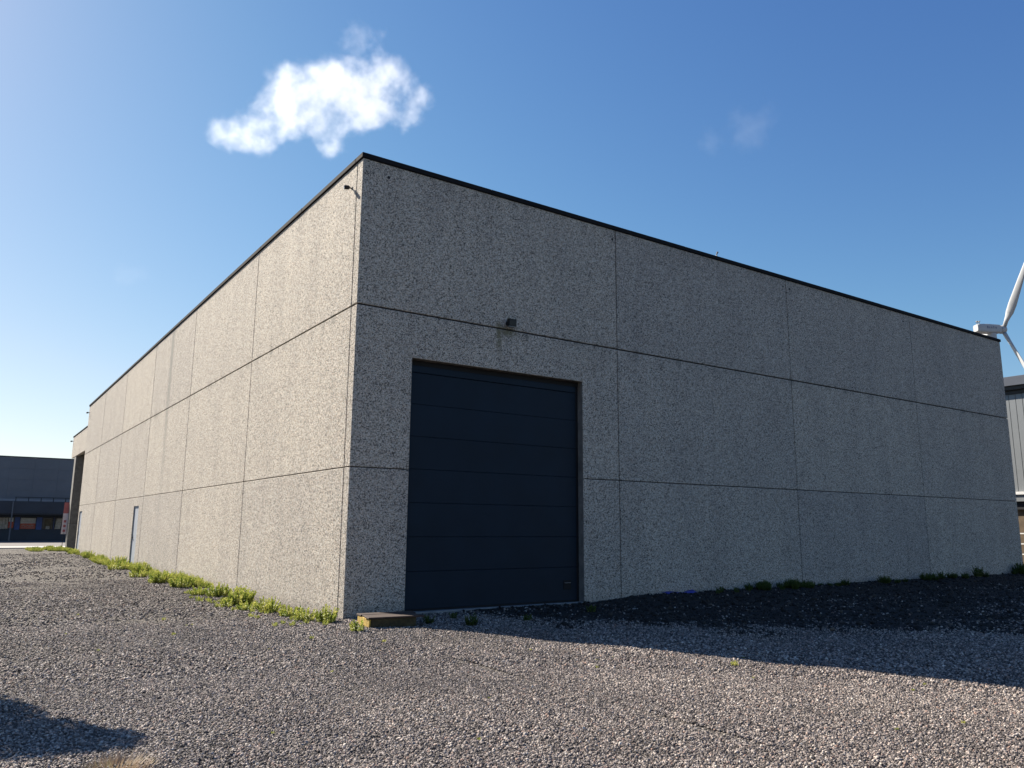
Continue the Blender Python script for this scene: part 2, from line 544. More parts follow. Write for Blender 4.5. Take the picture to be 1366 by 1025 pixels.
# ------------------------------------------------------------------ loose stones: scattered real rocks (geometry nodes)
def rock_collection(name, mat, n=6):
    c = bpy.data.collections.new(name)
    for i in range(n):
        bm = bmesh.new()
        bmesh.ops.create_icosphere(bm, subdivisions=1, radius=1.0)
        sc = Vector((random.uniform(.8, 1.25), random.uniform(.65, 1.0), random.uniform(.55, .95)))
        for v in bm.verts:
            k = 1 + random.uniform(-.3, .28)
            v.co = Vector((v.co.x * sc.x, v.co.y * sc.y, v.co.z * sc.z)) * k
        me = bpy.data.meshes.new("rock")
        bm.to_mesh(me); bm.free()
        me.materials.append(mat)
        o = bpy.data.objects.new("loose_rock", me)
        c.objects.link(o)
    return c

def scatter(name, pts, scl, coll, mat):
    me = bpy.data.meshes.new(name)
    me.vertices.add(len(pts))
    me.vertices.foreach_set('co', np.asarray(pts, dtype=np.float32).ravel())
    a = me.attributes.new("scl", 'FLOAT', 'POINT'); a.data.foreach_set('value', np.asarray(scl, dtype=np.float32))
    rot = np.stack([rng.uniform(-.8, .8, len(pts)), rng.uniform(-.8, .8, len(pts)), rng.uniform(0, 6.283, len(pts))], 1).astype(np.float32)
    a = me.attributes.new("rot", 'FLOAT_VECTOR', 'POINT'); a.data.foreach_set('vector', rot.ravel())
    me.update()
    me.materials.append(mat)
    o = link_obj(name, me)
    g = bpy.data.node_groups.new(name, 'GeometryNodeTree')
    g.interface.new_socket("Geometry", in_out='INPUT', socket_type='NodeSocketGeometry')
    g.interface.new_socket("Geometry", in_out='OUTPUT', socket_type='NodeSocketGeometry')
    gi = g.nodes.new('NodeGroupInput'); go = g.nodes.new('NodeGroupOutput')
    m2p = g.nodes.new('GeometryNodeMeshToPoints')
    iop = g.nodes.new('GeometryNodeInstanceOnPoints')
    ci = g.nodes.new('GeometryNodeCollectionInfo')
    ci.inputs['Collection'].default_value = coll
    ci.inputs['Separate Children'].default_value = True
    ci.inputs['Reset Children'].default_value = True
    iop.inputs['Pick Instance'].default_value = True
    s = g.nodes.new('GeometryNodeInputNamedAttribute'); s.data_type = 'FLOAT'; s.inputs['Name'].default_value = "scl"
    r = g.nodes.new('GeometryNodeInputNamedAttribute'); r.data_type = 'FLOAT_VECTOR'; r.inputs['Name'].default_value = "rot"
    e2r = g.nodes.new('FunctionNodeEulerToRotation')
    L = g.links.new
    L(gi.outputs[0], m2p.inputs['Mesh']); L(m2p.outputs[0], iop.inputs['Points'])
    L(ci.outputs[0], iop.inputs['Instance']); L(s.outputs['Attribute'], iop.inputs['Scale'])
    L(r.outputs['Attribute'], e2r.inputs[0]); L(e2r.outputs[0], iop.inputs['Rotation'])
    L(iop.outputs[0], go.inputs[0])
    md = o.modifiers.new("scatter", 'NODES'); md.node_group = g
    return o

def wedge(n, d0, d1, half=R(47)):
    d = np.sqrt(rng.uniform(d0 * d0, d1 * d1, n))
    a = YAW + rng.uniform(-half, half, n)
    return CAM.x + np.sin(a) * d, CAM.y + np.cos(a) * d

def stones():
    P = []; S = []
    for n, d0, d1, sm in ((290000, 4.6, 9.5, .0088), (225000, 9.5, 15, .0112), (150000, 15, 26, .0158), (60000, 26, 50, .024)):
        xs, ys = wedge(n, d0, d1)
        sc = sm * np.minimum(np.exp(rng.normal(0, .30, n)), 1.8)
        for x, y, s in zip(xs.tolist(), ys.tolist(), sc.tolist()):
            if (x > -.02 and y > -.02):
                continue
            if x > -.5 and y > 40:
                continue
            if y > 46.4:
                continue
            g = gz(x, y)
            if x > -.5 and y > .3 - .0:
                continue
            pn = mnoise.noise(Vector((x * .45, y * .45, 9.0))) + .5 * mnoise.noise(Vector((x * 1.3, y * 1.3, 2.0)))
            s *= 1 + .2 * pn
            if pn < -.25 and random.random() < .25:
                continue
            if x > .95 and y > -11:
                sh = soil_h(x, y)
                if sh > g - .004:
                    if random.random() < min(1, (sh - g + .004) / .026) and random.random() > .012:
                        continue
                    g = sh
            P.append((x, y, g + s * random.uniform(-.1, .45))); S.append(s)
    return scatter("gravel", P, S, rock_collection("gravel_kinds", M_STONE), M_STONE)
tag(stones(), kind='stuff', label='grey and pinkish crushed gravel covering the yard', cat='gravel')

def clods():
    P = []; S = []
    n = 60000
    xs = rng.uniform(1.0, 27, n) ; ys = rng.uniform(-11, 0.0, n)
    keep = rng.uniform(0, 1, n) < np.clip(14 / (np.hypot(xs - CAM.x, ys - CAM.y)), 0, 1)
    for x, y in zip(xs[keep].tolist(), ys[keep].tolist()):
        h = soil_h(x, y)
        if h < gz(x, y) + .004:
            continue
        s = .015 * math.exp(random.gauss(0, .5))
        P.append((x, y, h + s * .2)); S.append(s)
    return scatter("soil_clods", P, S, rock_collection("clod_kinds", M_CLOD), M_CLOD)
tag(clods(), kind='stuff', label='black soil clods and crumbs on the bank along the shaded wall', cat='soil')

# ------------------------------------------------------------------ the warehouse
H, Z2, Z1 = 8.62, 5.70, 2.65
XJ = [0, 6.519, 13.035, 19.584, 25.956]
YJ = [.27, 6.566, 13.249, 19.822, 26.565, 33.42, 40.2]
DX0, DX1, DZ = 1.19, 5.46, 4.81
wh = thing("warehouse", "large warehouse of washed concrete panels with dark blue sectional door", "building")
G = .0115   # half joint width
B = .008
# front wall panels
zr = [(-.3, Z1), (Z1, Z2), (Z2, H)]
for i in range(4):
    xa = XJ[i] + (G if i else 0); xb = XJ[i + 1] - (G if i < 3 else 0)
    for r_, (za, zb) in enumerate(zr):
        gj = (.004, .009, .016)
        za2 = za + (gj[r_] if r_ else 0); zb2 = zb - (gj[r_ + 1] if r_ < 2 else 0)
        if i == 0 and r_ == 0:
            box("panel", xa, DX0, 0, .25, za2, zb2, M_AGG, wh, B)
            box("panel", DX1, xb, 0, .25, za2, zb2, M_AGG, wh, B)
        elif i == 0 and r_ == 1:
            prism_xz("panel", [(xa, za2), (DX0, za2), (DX0, DZ), (DX1, DZ), (DX1, za2), (xb, za2), (xb, zb2), (xa, zb2)], 0, .25, M_AGG, wh, B)
        else:
            box("panel", xa, xb, 0, .25, za2, zb2, M_AGG, wh, B)
# long side wall panels
SD = [(20.62, 21.72), (38.6, 39.8)]      # side doors
SDH = 2.30
for i in range(6):
    gy = .0135 + .003 * i
    ya = YJ[i] + (gy if i else .008); yb = YJ[i + 1] - (gy + .0025 if i < 5 else 0)
    for r_, (za, zb) in enumerate(zr):
        za2 = za + ((0, .008, .013)[r_]); zb2 = zb - ((.008, .013, 0)[r_])
        door = [d for d in SD if ya < d[0] < yb]
        if r_ == 0 and door:
            d0, d1 = door[0]
            bm = bmesh.new()
            pts = [(ya, za2), (d0, za2), (d0, SDH), (d1, SDH), (d1, za2), (yb, za2), (yb, zb2), (ya, zb2)]
            f = bm.faces.new([bm.verts.new((0, y, z)) for y, z in pts])
            rr = bmesh.ops.extrude_face_region(bm, geom=[f])
            for v in rr['geom']:
                if isinstance(v, bmesh.types.BMVert):
                    v.co.x = .2
            finish(bm, "panel", M_AGG, wh, B)
        else:
            box("panel", 0, .2, ya, yb, za2, zb2, M_AGG, wh, B)
# backing core behind the joints
bm = bmesh.new()
bm_box(bm, .03, DX0 - .05, .03, .24, -.3, H - .05)
bm_box(bm, DX1 + .05, 25.9, .03, .24, -.3, H - .05)
bm_box(bm, DX0 - .05, DX1 + .05, .03, .24, DZ + .05, H - .05)
for a, b_ in ((.24, SD[0][0] - .03), (SD[0][1] + .03, SD[1][0] - .03), (SD[1][1] + .03, 40.1)):
    bm_box(bm, .03, .19, a, b_, -.3, H - .05)
for d0, d1 in SD:
    bm_box(bm, .03, .19, d0 - .03, d1 + .03, SDH + .03, H - .05)
finish(bm, "joint_sealant", M_JOINT, wh)
# inner body (rear and far side walls, roof deck)
box("wall_body", .26, 25.7, .4, 40.0, -.3, H - .12, M_SMOOTHCON, wh)
box("rear_wall", .26, 25.956, 40.0, 40.2, -.3, H, M_AGG, wh)
box("side_wall", 25.7, 25.956, .26, 39.99, -.3, H, M_AGG, wh)
# coping: front and side
rs_ = random.Random(5)
def coping_run(a0, a1, step, mk):
    a = a0
    while a < a1 - .01:
        b_ = min(a + step, a1)
        if a1 - b_ < .6: b_ = a1
        dz = rs_.uniform(-.002, .002); dd = rs_.uniform(-.002, .002)
        bm = bmesh.new(); mk(bm, a + .003, b_ - .003, dz, dd)
        finish(bm, "coping_section", M_COPING, wh, .008)
        a = b_
coping_run(-.035, 25.99, 2.98, lambda bm, a, b_, dz, dd: bm_box(bm, a, b_, -.035 + dd, .30, H + .004, H + .105 + dz))
coping_run(.303, 40.235, 3.02, lambda bm, a, b_, dz, dd: bm_box(bm, -.035 + dd, .27, a, b_, H + .004, H + .105 + dz))
box("roof_deck", .272, 25.95, .305, 40.2, H - .11, H + .03, M_RUBBER, wh)
# small clamp standing on the coping
bm = bmesh.new()
tube(bm, [(10.15, .02, H + .10), (10.15, .02, H + .17), (10.19, .02, H + .24)], [.022, .016, .03], 7)
finish(bm, "coping_clamp", M_STEEL, wh)

# cast-in lifting socket plugs near the panel tops
for (x, z) in ((6.42, 8.38), (.55, 8.36), (12.9, 8.40), (13.2, 8.38), (19.2, 8.37)):
    bm = bmesh.new(); tube(bm, [(x, -.004, z), (x, .02, z)], .032, 10)
    finish(bm, "socket_plug", M_JOINT, wh)
for (y, z) in ((3.97, 8.38), (7.05, 8.33), (.85, 8.36), (5.9, 8.36)):
    bm = bmesh.new(); tube(bm, [(-.004, y, z), (.02, y, z)], .03, 10)
    finish(bm, "socket_plug", M_SMOOTHCON, wh)
# sectional door
dr = thing("door_tmp", None, None)
dr.name = "sectional_door"; dr.parent = wh
DY = .16
zs = [.07, .76, 1.40, 2.04, 2.68, 3.31, 3.94, 4.56]
for k in range(7):
    za, zb = zs[k], zs[k + 1]
    bm = bmesh.new()
    # profile with a stepped finger joint at the top edge
    prof = [(DY + .05, za), (DY + .005, za), (DY, za + .008), (DY, zb - .013), (DY + .005, zb - .010), (DY + .005, zb - .003), (DY + .05, zb - .003)]
    L_ = [bm.verts.new((DX0 + .04, y, z)) for y, z in prof]
    R_ = [bm.verts.new((DX1 - .085, y, z)) for y, z in prof]
    for q in range(len(prof)):
        q2 = (q + 1) % len(prof)
        bm.faces.new((L_[q], R_[q], R_[q2], L_[q2]))
    bm.faces.new(L_); bm.faces.new(R_[::-1])
    finish(bm, "door_section", M_DOORBLUE, dr)
box("head_rail", DX0 + .04, DX1 - .085, DY - .012, DY + .05, 4.565, 4.70, M_DOORBLUE, dr, .006)
box("head_seal", DX0 + .002, DX1 - .002, DY + .005, DY + .06, 4.70, DZ - .002, M_RUBBER, dr)
box("side_seal", DX1 - .083, DX1 - .003, DY + .02, DY + .08, .03, 4.698, M_RUBBER, dr)
box("side_seal", DX0 + .003, DX0 + .038, DY + .02, DY + .08, .03, 4.698, M_RUBBER, dr)
box("bottom_seal", DX0 + .04, DX1 - .085, DY + .003, DY + .045, .035, .069, M_RUBBER, dr)
bm = bmesh.new(); bm_box(bm, 5.01, 5.22, DY - .012, DY - .0005, .30, .49)
h_ = finish(bm, "handle_plate", M_RUBBER, dr, .004)
box("handle_bar", 5.03, 5.20, DY - .03, DY - .014, .428, .444, M_STEEL, dr, .004)
# jambs and lintel faces (smooth cast edges) and threshold
box("door_jamb", DX1 - .0025, DX1 + .04, .012, .30, -.2, DZ, M_SMOOTHCON, wh)
box("door_jamb", DX0 - .04, DX0 + .0025, .012, .30, -.2, DZ, M_SMOOTHCON, wh)
box("door_lintel", DX0, DX1, .012, .30, DZ - .0025, DZ + .04, M_SMOOTHCON, wh)
M_SILL = simple("concrete_threshold", (.22, .22, .215), .8, 0, var=.2, nscale=6)
box("threshold", DX0 + .003, DX1 - .003, .02, .30, -.2, .034, M_SILL, wh, .004)

# side doors in the long wall
for k, (d0, d1) in enumerate(SD):
    e = thing("side_tmp", None, None); e.name = "side_door"; e.parent = wh
    bm = bmesh.new()
    bm_box(bm, .035, .10, d0 + .002, d0 + .055, .0, SDH - .002)
    bm_box(bm, .035, .10, d1 - .055, d1 - .002, .0, SDH - .002)
    bm_box(bm, .035, .10, d0 + .055, d1 - .055, SDH - .055, SDH - .002)
    finish(bm, "door_frame", M_SIDEDOOR, e)
    box("door_leaf", .05, .095, d0 + .06, d1 - .06, .03, SDH - .06, M_SIDEDOOR, e, .003)
    for z in (.25, 2.0):
        box("hinge", .02, .05, d0 + .045, d0 + .085, z - .06, z + .06, M_BLACK, e, .004)
    bm = bmesh.new()
    bm_box(bm, .042, .0495, d1 - .16, d1 - .11, .98, 1.16)
    bm_box(bm, -.01, .006, d1 - .26, d1 - .12, 1.06, 1.085)
    bm_box(bm, .006, .042, d1 - .145, d1 - .12, 1.06, 1.085)
    finish(bm, "handle", M_BLACK, e)

# low loading portal at the far end of the side wall
box("portal_beam", 0, .22, 40.22, 47.6, 5.95, 7.38, M_AGG, wh, B)
box("portal_soffit", .22, 9.0, 40.22, 47.6, 6.0, 6.25, M_SMOOTHCON, wh)
box("portal_coping", -.03, .26, 40.24, 47.63, 7.383, 7.45, M_COPING, wh, .006)
box("portal_pier", .02, 9.0, 45.0, 45.9, 1.62, 5.948, M_SMOOTHCON, wh, B)
box("portal_pier", .02, 9.0, 45.0, 45.9, -.3, 1.6, M_SMOOTHCON, wh, B)

# ------------------------------------------------------------------ wall lamps
def floodlight(label, loc, rz, side=1, s=1.0):
    """bracket arm out of the wall (local -Y is outward) carrying a shallow box head that looks down"""
    t = thing("wall_lamp", label, "lamp", loc, rz)
    bm = bmesh.new()
    bm_box(bm, -.03 * s, .03 * s, -.02 * s, 0, -.045 * s, .045 * s)
    tube(bm, [(0, -.02 * s, 0), (0, -.09 * s, .012 * s)], .014 * s, 8)
    finish(bm, "bracket", M_BLACK, t)
    bm = bmesh.new()
    vs = [(-.10, -.08, .11), (.10, -.08, .11), (.10, -.19, .085), (-.10, -.19, .085), (-.10, -.06, -.075), (.10, -.06, -.075), (.10, -.17, -.085), (-.10, -.17, -.085)]
    V = [bm.verts.new(Vector(v) * s + Vector((side * .05 * s, 0, 0))) for v in vs]
    for f in ((0, 1, 2, 3), (7, 6, 5, 4), (0, 4, 5, 1), (1, 5, 6, 2), (2, 6, 7, 3), (3, 7, 4, 0)):
        bm.faces.new([V[i] for i in f])
    finish(bm, "lamp_head", M_BLACK, t, .008 * s)
    bm = bmesh.new()
    bm_box(bm, (-.085 + side * .05) * s, (.085 + side * .05) * s, -.155 * s, -.075 * s, -.098 * s, -.083 * s)
    finish(bm, "lamp_lens", M_LENS, t)
    return t
floodlight("black floodlight above the dark blue sectional door", (3.40, 0, 5.83), 0, 1, .9)
# small cylindrical lamp heads on the sunlit side wall
def bullet(label, loc, s=1.0):
    t = thing("wall_lamp", label, "lamp", loc)
    bm = bmesh.new()
    bm_box(bm, -.012 * s, 0, -.03 * s, .03 * s, -.03 * s, .03 * s)
    bm_box(bm, -.07 * s, -.012 * s, -.012 * s, .012 * s, -.012 * s, .012 * s)
    finish(bm, "bracket", M_BLACK, t)
    bm = bmesh.new()
    tube(bm, [(-.07 * s, 0, .0), (-.085 * s, 0, .0), (-.175 * s, .015 * s, -.012 * s), (-.185 * s, .016 * s, -.014 * s)], [.040 * s, .050 * s, .048 * s, .042 * s], 10)
    finish(bm, "lamp_head", M_BLACK, t)
    bm = bmesh.new()
    tube(bm, [(-.186 * s, .016 * s, -.014 * s), (-.190 * s, .017 * s, -.015 * s)], .036 * s, 10)
    finish(bm, "lamp_lens", M_LENS, t)
    return t
bullet("small black lamp high on the sunlit wall near its front corner", (0, .50, 8.17), .85)
bullet("small black lamp high at the far end of the sunlit wall", (0, 39.85, 8.2), 1.0)
bullet("small black lamp at the outer end of the low concrete portal", (0, 47.35, 7.1), 1.0)

# ------------------------------------------------------------------ ochre block with board at the corner
blk = thing("concrete_block", "low mossy ochre block under a dark brown board at the building corner", "block", (-.14, -1.37, 0), R(-7))
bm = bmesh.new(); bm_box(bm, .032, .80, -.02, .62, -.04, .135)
o = finish(bm, "block_body", M_MOSSSHADE, blk, .012, 2)
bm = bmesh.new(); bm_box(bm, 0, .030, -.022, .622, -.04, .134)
o = finish(bm, "block_lit_end", M_OCHRE, blk, .010, 2)  # thin ochre slab giving the end face its sunlit tone by colour
bm = bmesh.new()
bm_box(bm, -.02, .93, -.05, .17, .137, .163)
finish(bm, "board", M_WOOD, blk, .004)
bm = bmesh.new()
bm_box(bm, .01, .90, .18, .40, .137, .160)
finish(bm, "board", M_WOOD, blk, .004)
bm = bmesh.new()
bm_box(bm, -.01, .95, .41, .65, .137, .164)
finish(bm, "board", M_WOOD, blk, .004)

# ------------------------------------------------------------------ weeds
def weed_geo(rad, hgt, stems, seed, leafw=.014, dens=1.0):
    rs = random.Random(seed)
    V = []; F = []; MI = []
    def leaf(p, d, upv, ln, wd, mi):
        s = d.cross(upv)
        if s.length < 1e-4: s = Vector((1, 0, 0))
        s.normalize()
        q = p + d * ln * .5 + upv * ln * .08
        e = p + d * ln
        i = len(V)
        V.extend([p, q + s * wd, e, q - s * wd])
        F.append((i, i + 1, i + 2, i + 3)); MI.append(mi)
    for k in range(stems):
        a = rs.uniform(0, 6.283); r = rad * math.sqrt(rs.random())
        b = Vector((math.cos(a) * r * .6, math.sin(a) * r * .6, -.01))
        h = hgt * rs.uniform(.55, 1.1) * (1 - .45 * (r / rad) ** 2)
        ln = Vector((math.cos(a) * .5 * r / rad + rs.uniform(-.12, .12), math.sin(a) * .5 * r / rad + rs.uniform(-.12, .12), 1)).normalized()
        tip = b + ln * h
        s = ln.cross(Vector((rs.uniform(-1, 1), rs.uniform(-1, 1), .1))).normalized() * .0035
        i = len(V)
        V.extend([b - s, b + s, tip + s * .5, tip - s * .5]); F.append((i, i + 1, i + 2, i + 3)); MI.append(2)
        nl = int((7 + h * 62) * dens)
        mi = 0 if rs.random() < .7 else 1
        for j in range(nl):
            f = (j + .5) / nl
            p = b.lerp(tip, .05 + .95 * f)
            aa = j * 2.4 + a
            el = .5 + .9 * f
            d = Vector((math.cos(aa) * math.cos(el), math.sin(aa) * math.cos(el), math.sin(el)))
            sz = (.055 - .028 * f) * rs.uniform(.7, 1.2) * (hgt / .25) ** .5
            leaf(p, d, Vector((0, 0, 1)), sz, leafw * rs.uniform(.6, 1.1), mi)
    return V, F, MI

WV = [weed_geo(.22, .28, 44, 1, .017), weed_geo(.28, .23, 56, 2, .017), weed_geo(.16, .33, 30, 3, .015), weed_geo(.34, .32, 78, 4, .018), weed_geo(.12, .17, 16, 5)]
WM = [quads_mesh("weed_clump", [tuple(v) for v in g[0]], g[1], [M_WEED, M_WEEDDK, M_STEM], g[2]) for g in WV]
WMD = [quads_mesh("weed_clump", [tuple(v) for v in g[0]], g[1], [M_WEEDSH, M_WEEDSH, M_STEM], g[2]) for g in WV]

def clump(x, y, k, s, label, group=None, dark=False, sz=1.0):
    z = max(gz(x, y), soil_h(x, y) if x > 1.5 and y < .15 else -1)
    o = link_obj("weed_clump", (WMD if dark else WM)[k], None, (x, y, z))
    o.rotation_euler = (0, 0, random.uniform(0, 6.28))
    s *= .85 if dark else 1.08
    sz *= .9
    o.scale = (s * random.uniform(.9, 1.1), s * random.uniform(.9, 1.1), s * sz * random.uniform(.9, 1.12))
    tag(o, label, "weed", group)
    return o

GL = "weed clumps along the foot of the sunlit wall"
GR = "weeds along the foot of the shaded wall"
clump(-.44, -1.60, 4, 1.2, "small lone weed just left of the ochre block")
clump(-.42, -.30, 0, 1.0, "weed clump against the wall corner left of the ochre block", GL)
clump(-.62, .12, 4, 1.5, "yellowish low weed beside the corner weed clump", GL)
clump(-.62, .85, 1, .95, "green weed mound second from the wall corner", GL)
clump(-.75, 1.75, 0, 1.0, "rounded green weed mound third from the wall corner", GL)
clump(-.95, 2.35, 1, .9, "yellow weed patch between the rounded mound and the widest clump", GL)
clump(-.82, 3.35, 3, 1.1, "widest tall green clump in front of the first side wall joint", GL)
clump(-.62, 4.1, 2, 1.0, "upright weeds behind the widest clump by the first side wall joint", GL)
clump(-1.15, 3.1, 4, 1.3, "dark low tuft at the front of the widest clump", GL)
clump(-.70, 5.5, 3, 1.0, "broad weed clump just left of the first side wall joint", GL)
clump(-.95, 6.2, 1, 1.0, "pale left end of the broad weed clump", GL)
clump(-1.35, 4.5, 4, .9, "lone small weed out on the gravel before the broad clump", GL)
clump(-.80, 8.6, 3, 1.05, "weed clump standing alone after the gap in the weed strip", GL)
clump(-.95, 10.6, 3, 1.15, "bright yellow weed mound before the second side wall joint", GL)
clump(-.55, 11.6, 2, 1.1, "taller green weeds against the second side wall joint", GL)
clump(-1.0, 13.6, 1, 1.2, "weed mound just beyond the second side wall joint", GL)
clump(-.6, 15.5, 3, 1.2, "dense weed mound under the dark run-off streak", GL)
clump(-.9, 18.3, 1, 1.5, "weed mound between the streak and the nearer side door", GL)
clump(-.45, 21.0, 3, 1.2, "weeds growing in front of the nearer grey side door", GL)
clump(-.7, 24.0, 1, 1.5, "weed clump just past the nearer grey side door", GL)
clump(-.5, 29.2, 2, 1.3, "single sprig of weed halfway to the far side door", GL)

# continuous low growth of the strip
def strip(name, spots, mats, label):
    V = []; F = []; MI = []
    for (x, y, k, s) in spots:
        g = WV[k]; a = random.uniform(0, 6.28); ca, sa = math.cos(a), math.sin(a)
        b = len(V); z = max(gz(x, y), soil_h(x, y) if x > 1.5 and y < .15 else -1)
        V.extend([(x + (v.x * ca - v.y * sa) * s, y + (v.x * sa + v.y * ca) * s, z + v.z * s) for v in g[0]])
        F.extend([tuple(b + i for i in f) for f in g[1]]); MI.extend(g[2])
    o = link_obj(name, quads_mesh(name, V, F, mats, MI))
    tag(o, label, "ground cover", kind='stuff')
    return o
sp = []
for i in range(185):
    y = 7.0 + 33 * random.random() ** 1.0
    if 9.3 < y < 9.9 or 6.6 < y < 8.0 or 25.2 < y < 26.3: continue
    n = mnoise.noise(Vector((y * .35, 1.7, 0)))
    w_ = .35 + .55 * max(0, n + .4)
    x = -.08 - w_ * random.random() ** .8 - (.1 if y > 12 else 0)
    sp.append((x, y, random.choice((4, 4, 0, 1)), random.uniform(.55, 1.0)))
for i in range(70):
    y = random.uniform(-.7, 6.8)
    sp.append((-.15 - 1.2 * random.random(), y, 4, random.uniform(.25, .6)))
for i in range(60):
    y = random.uniform(40, 46); sp.append((random.uniform(-2.2, -.2) , y, random.choice((4, 1)), random.uniform(.7, 1.1)))
strip("weed_strip", sp, [M_WEED, M_WEEDDK, M_STEM], "low yellow green weeds running along the foot of the sunlit wall")
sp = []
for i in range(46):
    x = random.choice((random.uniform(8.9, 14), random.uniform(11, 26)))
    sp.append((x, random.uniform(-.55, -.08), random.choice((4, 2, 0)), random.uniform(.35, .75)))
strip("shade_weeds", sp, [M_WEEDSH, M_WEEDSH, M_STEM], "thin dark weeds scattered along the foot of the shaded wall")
# sprouts in the open gravel
sp = [(-1.35, -2.1, 4, .35), (2.09, -6.81, 4, .45), (-.6, -2.9, 4, .3), (-2.6, 1.6, 4, .35), (-2.9, -.6, 4, .3)]
for i in range(34):
    x, y = random.uniform(-4.5, 3), random.uniform(-10.5, 4)
    if x > -.3 and y > -.5: continue
    sp.append((x, y, 4, random.uniform(.12, .24)))
strip("gravel_sprouts", sp, [M_WEED, M_WEED, M_STEM], "tiny green sprouts dotted over the open gravel")

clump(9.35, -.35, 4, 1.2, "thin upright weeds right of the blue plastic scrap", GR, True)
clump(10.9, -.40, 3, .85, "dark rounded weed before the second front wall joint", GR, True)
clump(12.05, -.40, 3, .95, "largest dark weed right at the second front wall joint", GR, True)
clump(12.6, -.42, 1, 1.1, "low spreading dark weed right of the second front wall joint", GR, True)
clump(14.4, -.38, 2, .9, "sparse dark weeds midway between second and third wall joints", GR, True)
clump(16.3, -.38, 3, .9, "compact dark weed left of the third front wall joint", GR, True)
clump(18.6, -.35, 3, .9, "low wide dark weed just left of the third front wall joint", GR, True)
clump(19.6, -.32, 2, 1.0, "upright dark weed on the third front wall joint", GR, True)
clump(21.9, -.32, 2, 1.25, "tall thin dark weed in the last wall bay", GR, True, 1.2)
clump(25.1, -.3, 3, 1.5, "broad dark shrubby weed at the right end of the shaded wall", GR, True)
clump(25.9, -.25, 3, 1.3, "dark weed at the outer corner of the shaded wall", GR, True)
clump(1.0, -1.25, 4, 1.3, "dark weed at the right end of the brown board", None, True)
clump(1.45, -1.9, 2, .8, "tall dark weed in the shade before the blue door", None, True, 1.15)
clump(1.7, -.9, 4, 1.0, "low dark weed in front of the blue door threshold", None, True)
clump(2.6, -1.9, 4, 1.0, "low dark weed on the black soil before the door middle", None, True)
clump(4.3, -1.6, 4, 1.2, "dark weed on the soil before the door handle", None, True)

# blue plastic scrap by the wall
bm = bmesh.new()
g_ = [[None] * 7 for _ in range(3)]
for j in range(3):
    for i in range(7):
        x = 7.75 + i * .17; y = -.02 - j * .09
        z = soil_h(x, y) + .035 + .03 * math.sin(i * 1.3 + j) * (1 - j * .2) - j * .022
        g_[j][i] = bm.verts.new((x, y, z))
for j in range(2):
    for i in range(6):
        bm.faces.new((g_[j][i], g_[j + 1][i], g_[j + 1][i + 1], g_[j][i + 1]))
o = finish(bm, "plastic_sheet", M_TARP, smooth=True)
sm = o.modifiers.new("thick", 'SOLIDIFY'); sm.thickness = .004
tag(o, "crumpled strip of blue plastic half buried at the wall foot", "plastic sheet")

# dry grass tuft, bottom left of the yard
V = []; F = []
for i in range(420):
    a = random.uniform(0, 6.28); r = .17 * math.sqrt(random.random())
    x, y = math.cos(a) * r * 1.3, math.sin(a) * r
    h = random.uniform(.04, .12)
    d = Vector((math.cos(a) * .7 + random.uniform(-.3, .5), math.sin(a) * .7 + random.uniform(-.3, .3), 1.0)).normalized()
    s = Vector((-math.sin(a), math.cos(a), 0)) * .003
    b = Vector((x, y, -.01 + .05 * (1 - r / .17))); e = b + d * h
    n = len(V); V.extend([tuple(b - s), tuple(b + s), tuple(e)]); F.append((n, n + 1, n + 2))
o = link_obj("grass_tuft", quads_mesh("grass_tuft", V, F, [M_DRY]), None, (-4.62, -7.28, gz(-4.62, -7.28)))
tag(o, "dry brown grass tuft beside the shadow on the gravel", "grass tuft")

# ------------------------------------------------------------------ leafy bush left of the yard, outside the picture; it casts the lumpy shadow
def bush(cx_, cy_, lobes, n, label):
    t = thing("bush", label, "bush", (cx_, cy_, 0))
    bm = bmesh.new()
    for (lx, ly, lz, lr) in lobes:
        tube(bm, [(0, 0, -.1), (lx * .4, ly * .4, lz * .5), (lx, ly, lz)], [.05, .03, .01], 6)
    finish(bm, "stem", M_BARK, t)
    V = []; F = []
    for (lx, ly, lz, lr) in lobes:
        k = int(n * lr * lr)
        for i in range(k):
            d = Vector((random.gauss(0, 1), random.gauss(0, 1), random.gauss(0, 1))).normalized() * lr * random.random() ** .4
            d.z *= .85
            p = Vector((lx, ly, lz)) + d
            if p.z < .05: continue
            a = Vector((random.gauss(0, 1), random.gauss(0, 1), random.gauss(0, 1))).normalized()
            b = a.orthogonal().normalized()
            L = random.uniform(.035, .06)
            q = len(V)
            V.extend([tuple(p - a * L), tuple(p + b * L * .45), tuple(p + a * L), tuple(p - b * L * .45)])
            F.append((q, q + 1, q + 2, q + 3))
    link_obj("leaves", quads_mesh("leaves", V, F, [M_BUSH]), t)
    return t
bush(-6.75, -2.5, [(0, 0, .8, .75), (.25, -.2, 1.5, .75), (.1, .2, 2.2, .7), (.35, -.1, 2.75, .55), (-.6, .1, 1.4, .8), (-.4, .2, 2.5, .6), (-.9, -.3, .9, .7), (.55, .05, 3.15, .36)], 9000,
     "leafy green bush left of the yard casting a lumpy shadow")

# ------------------------------------------------------------------ far dark building on the left
FY = 72.0
fb = thing("shop_building", "long dark slate building with canopy and poster windows beyond the yard", "building", (0, FY, 0))
def fbox(name, x0, x1, y0, y1, z0, z1, mat, par=None, bevel=0):
    return box(name, x0, x1, y0, y1, z0, z1, mat, par or fb, bevel)
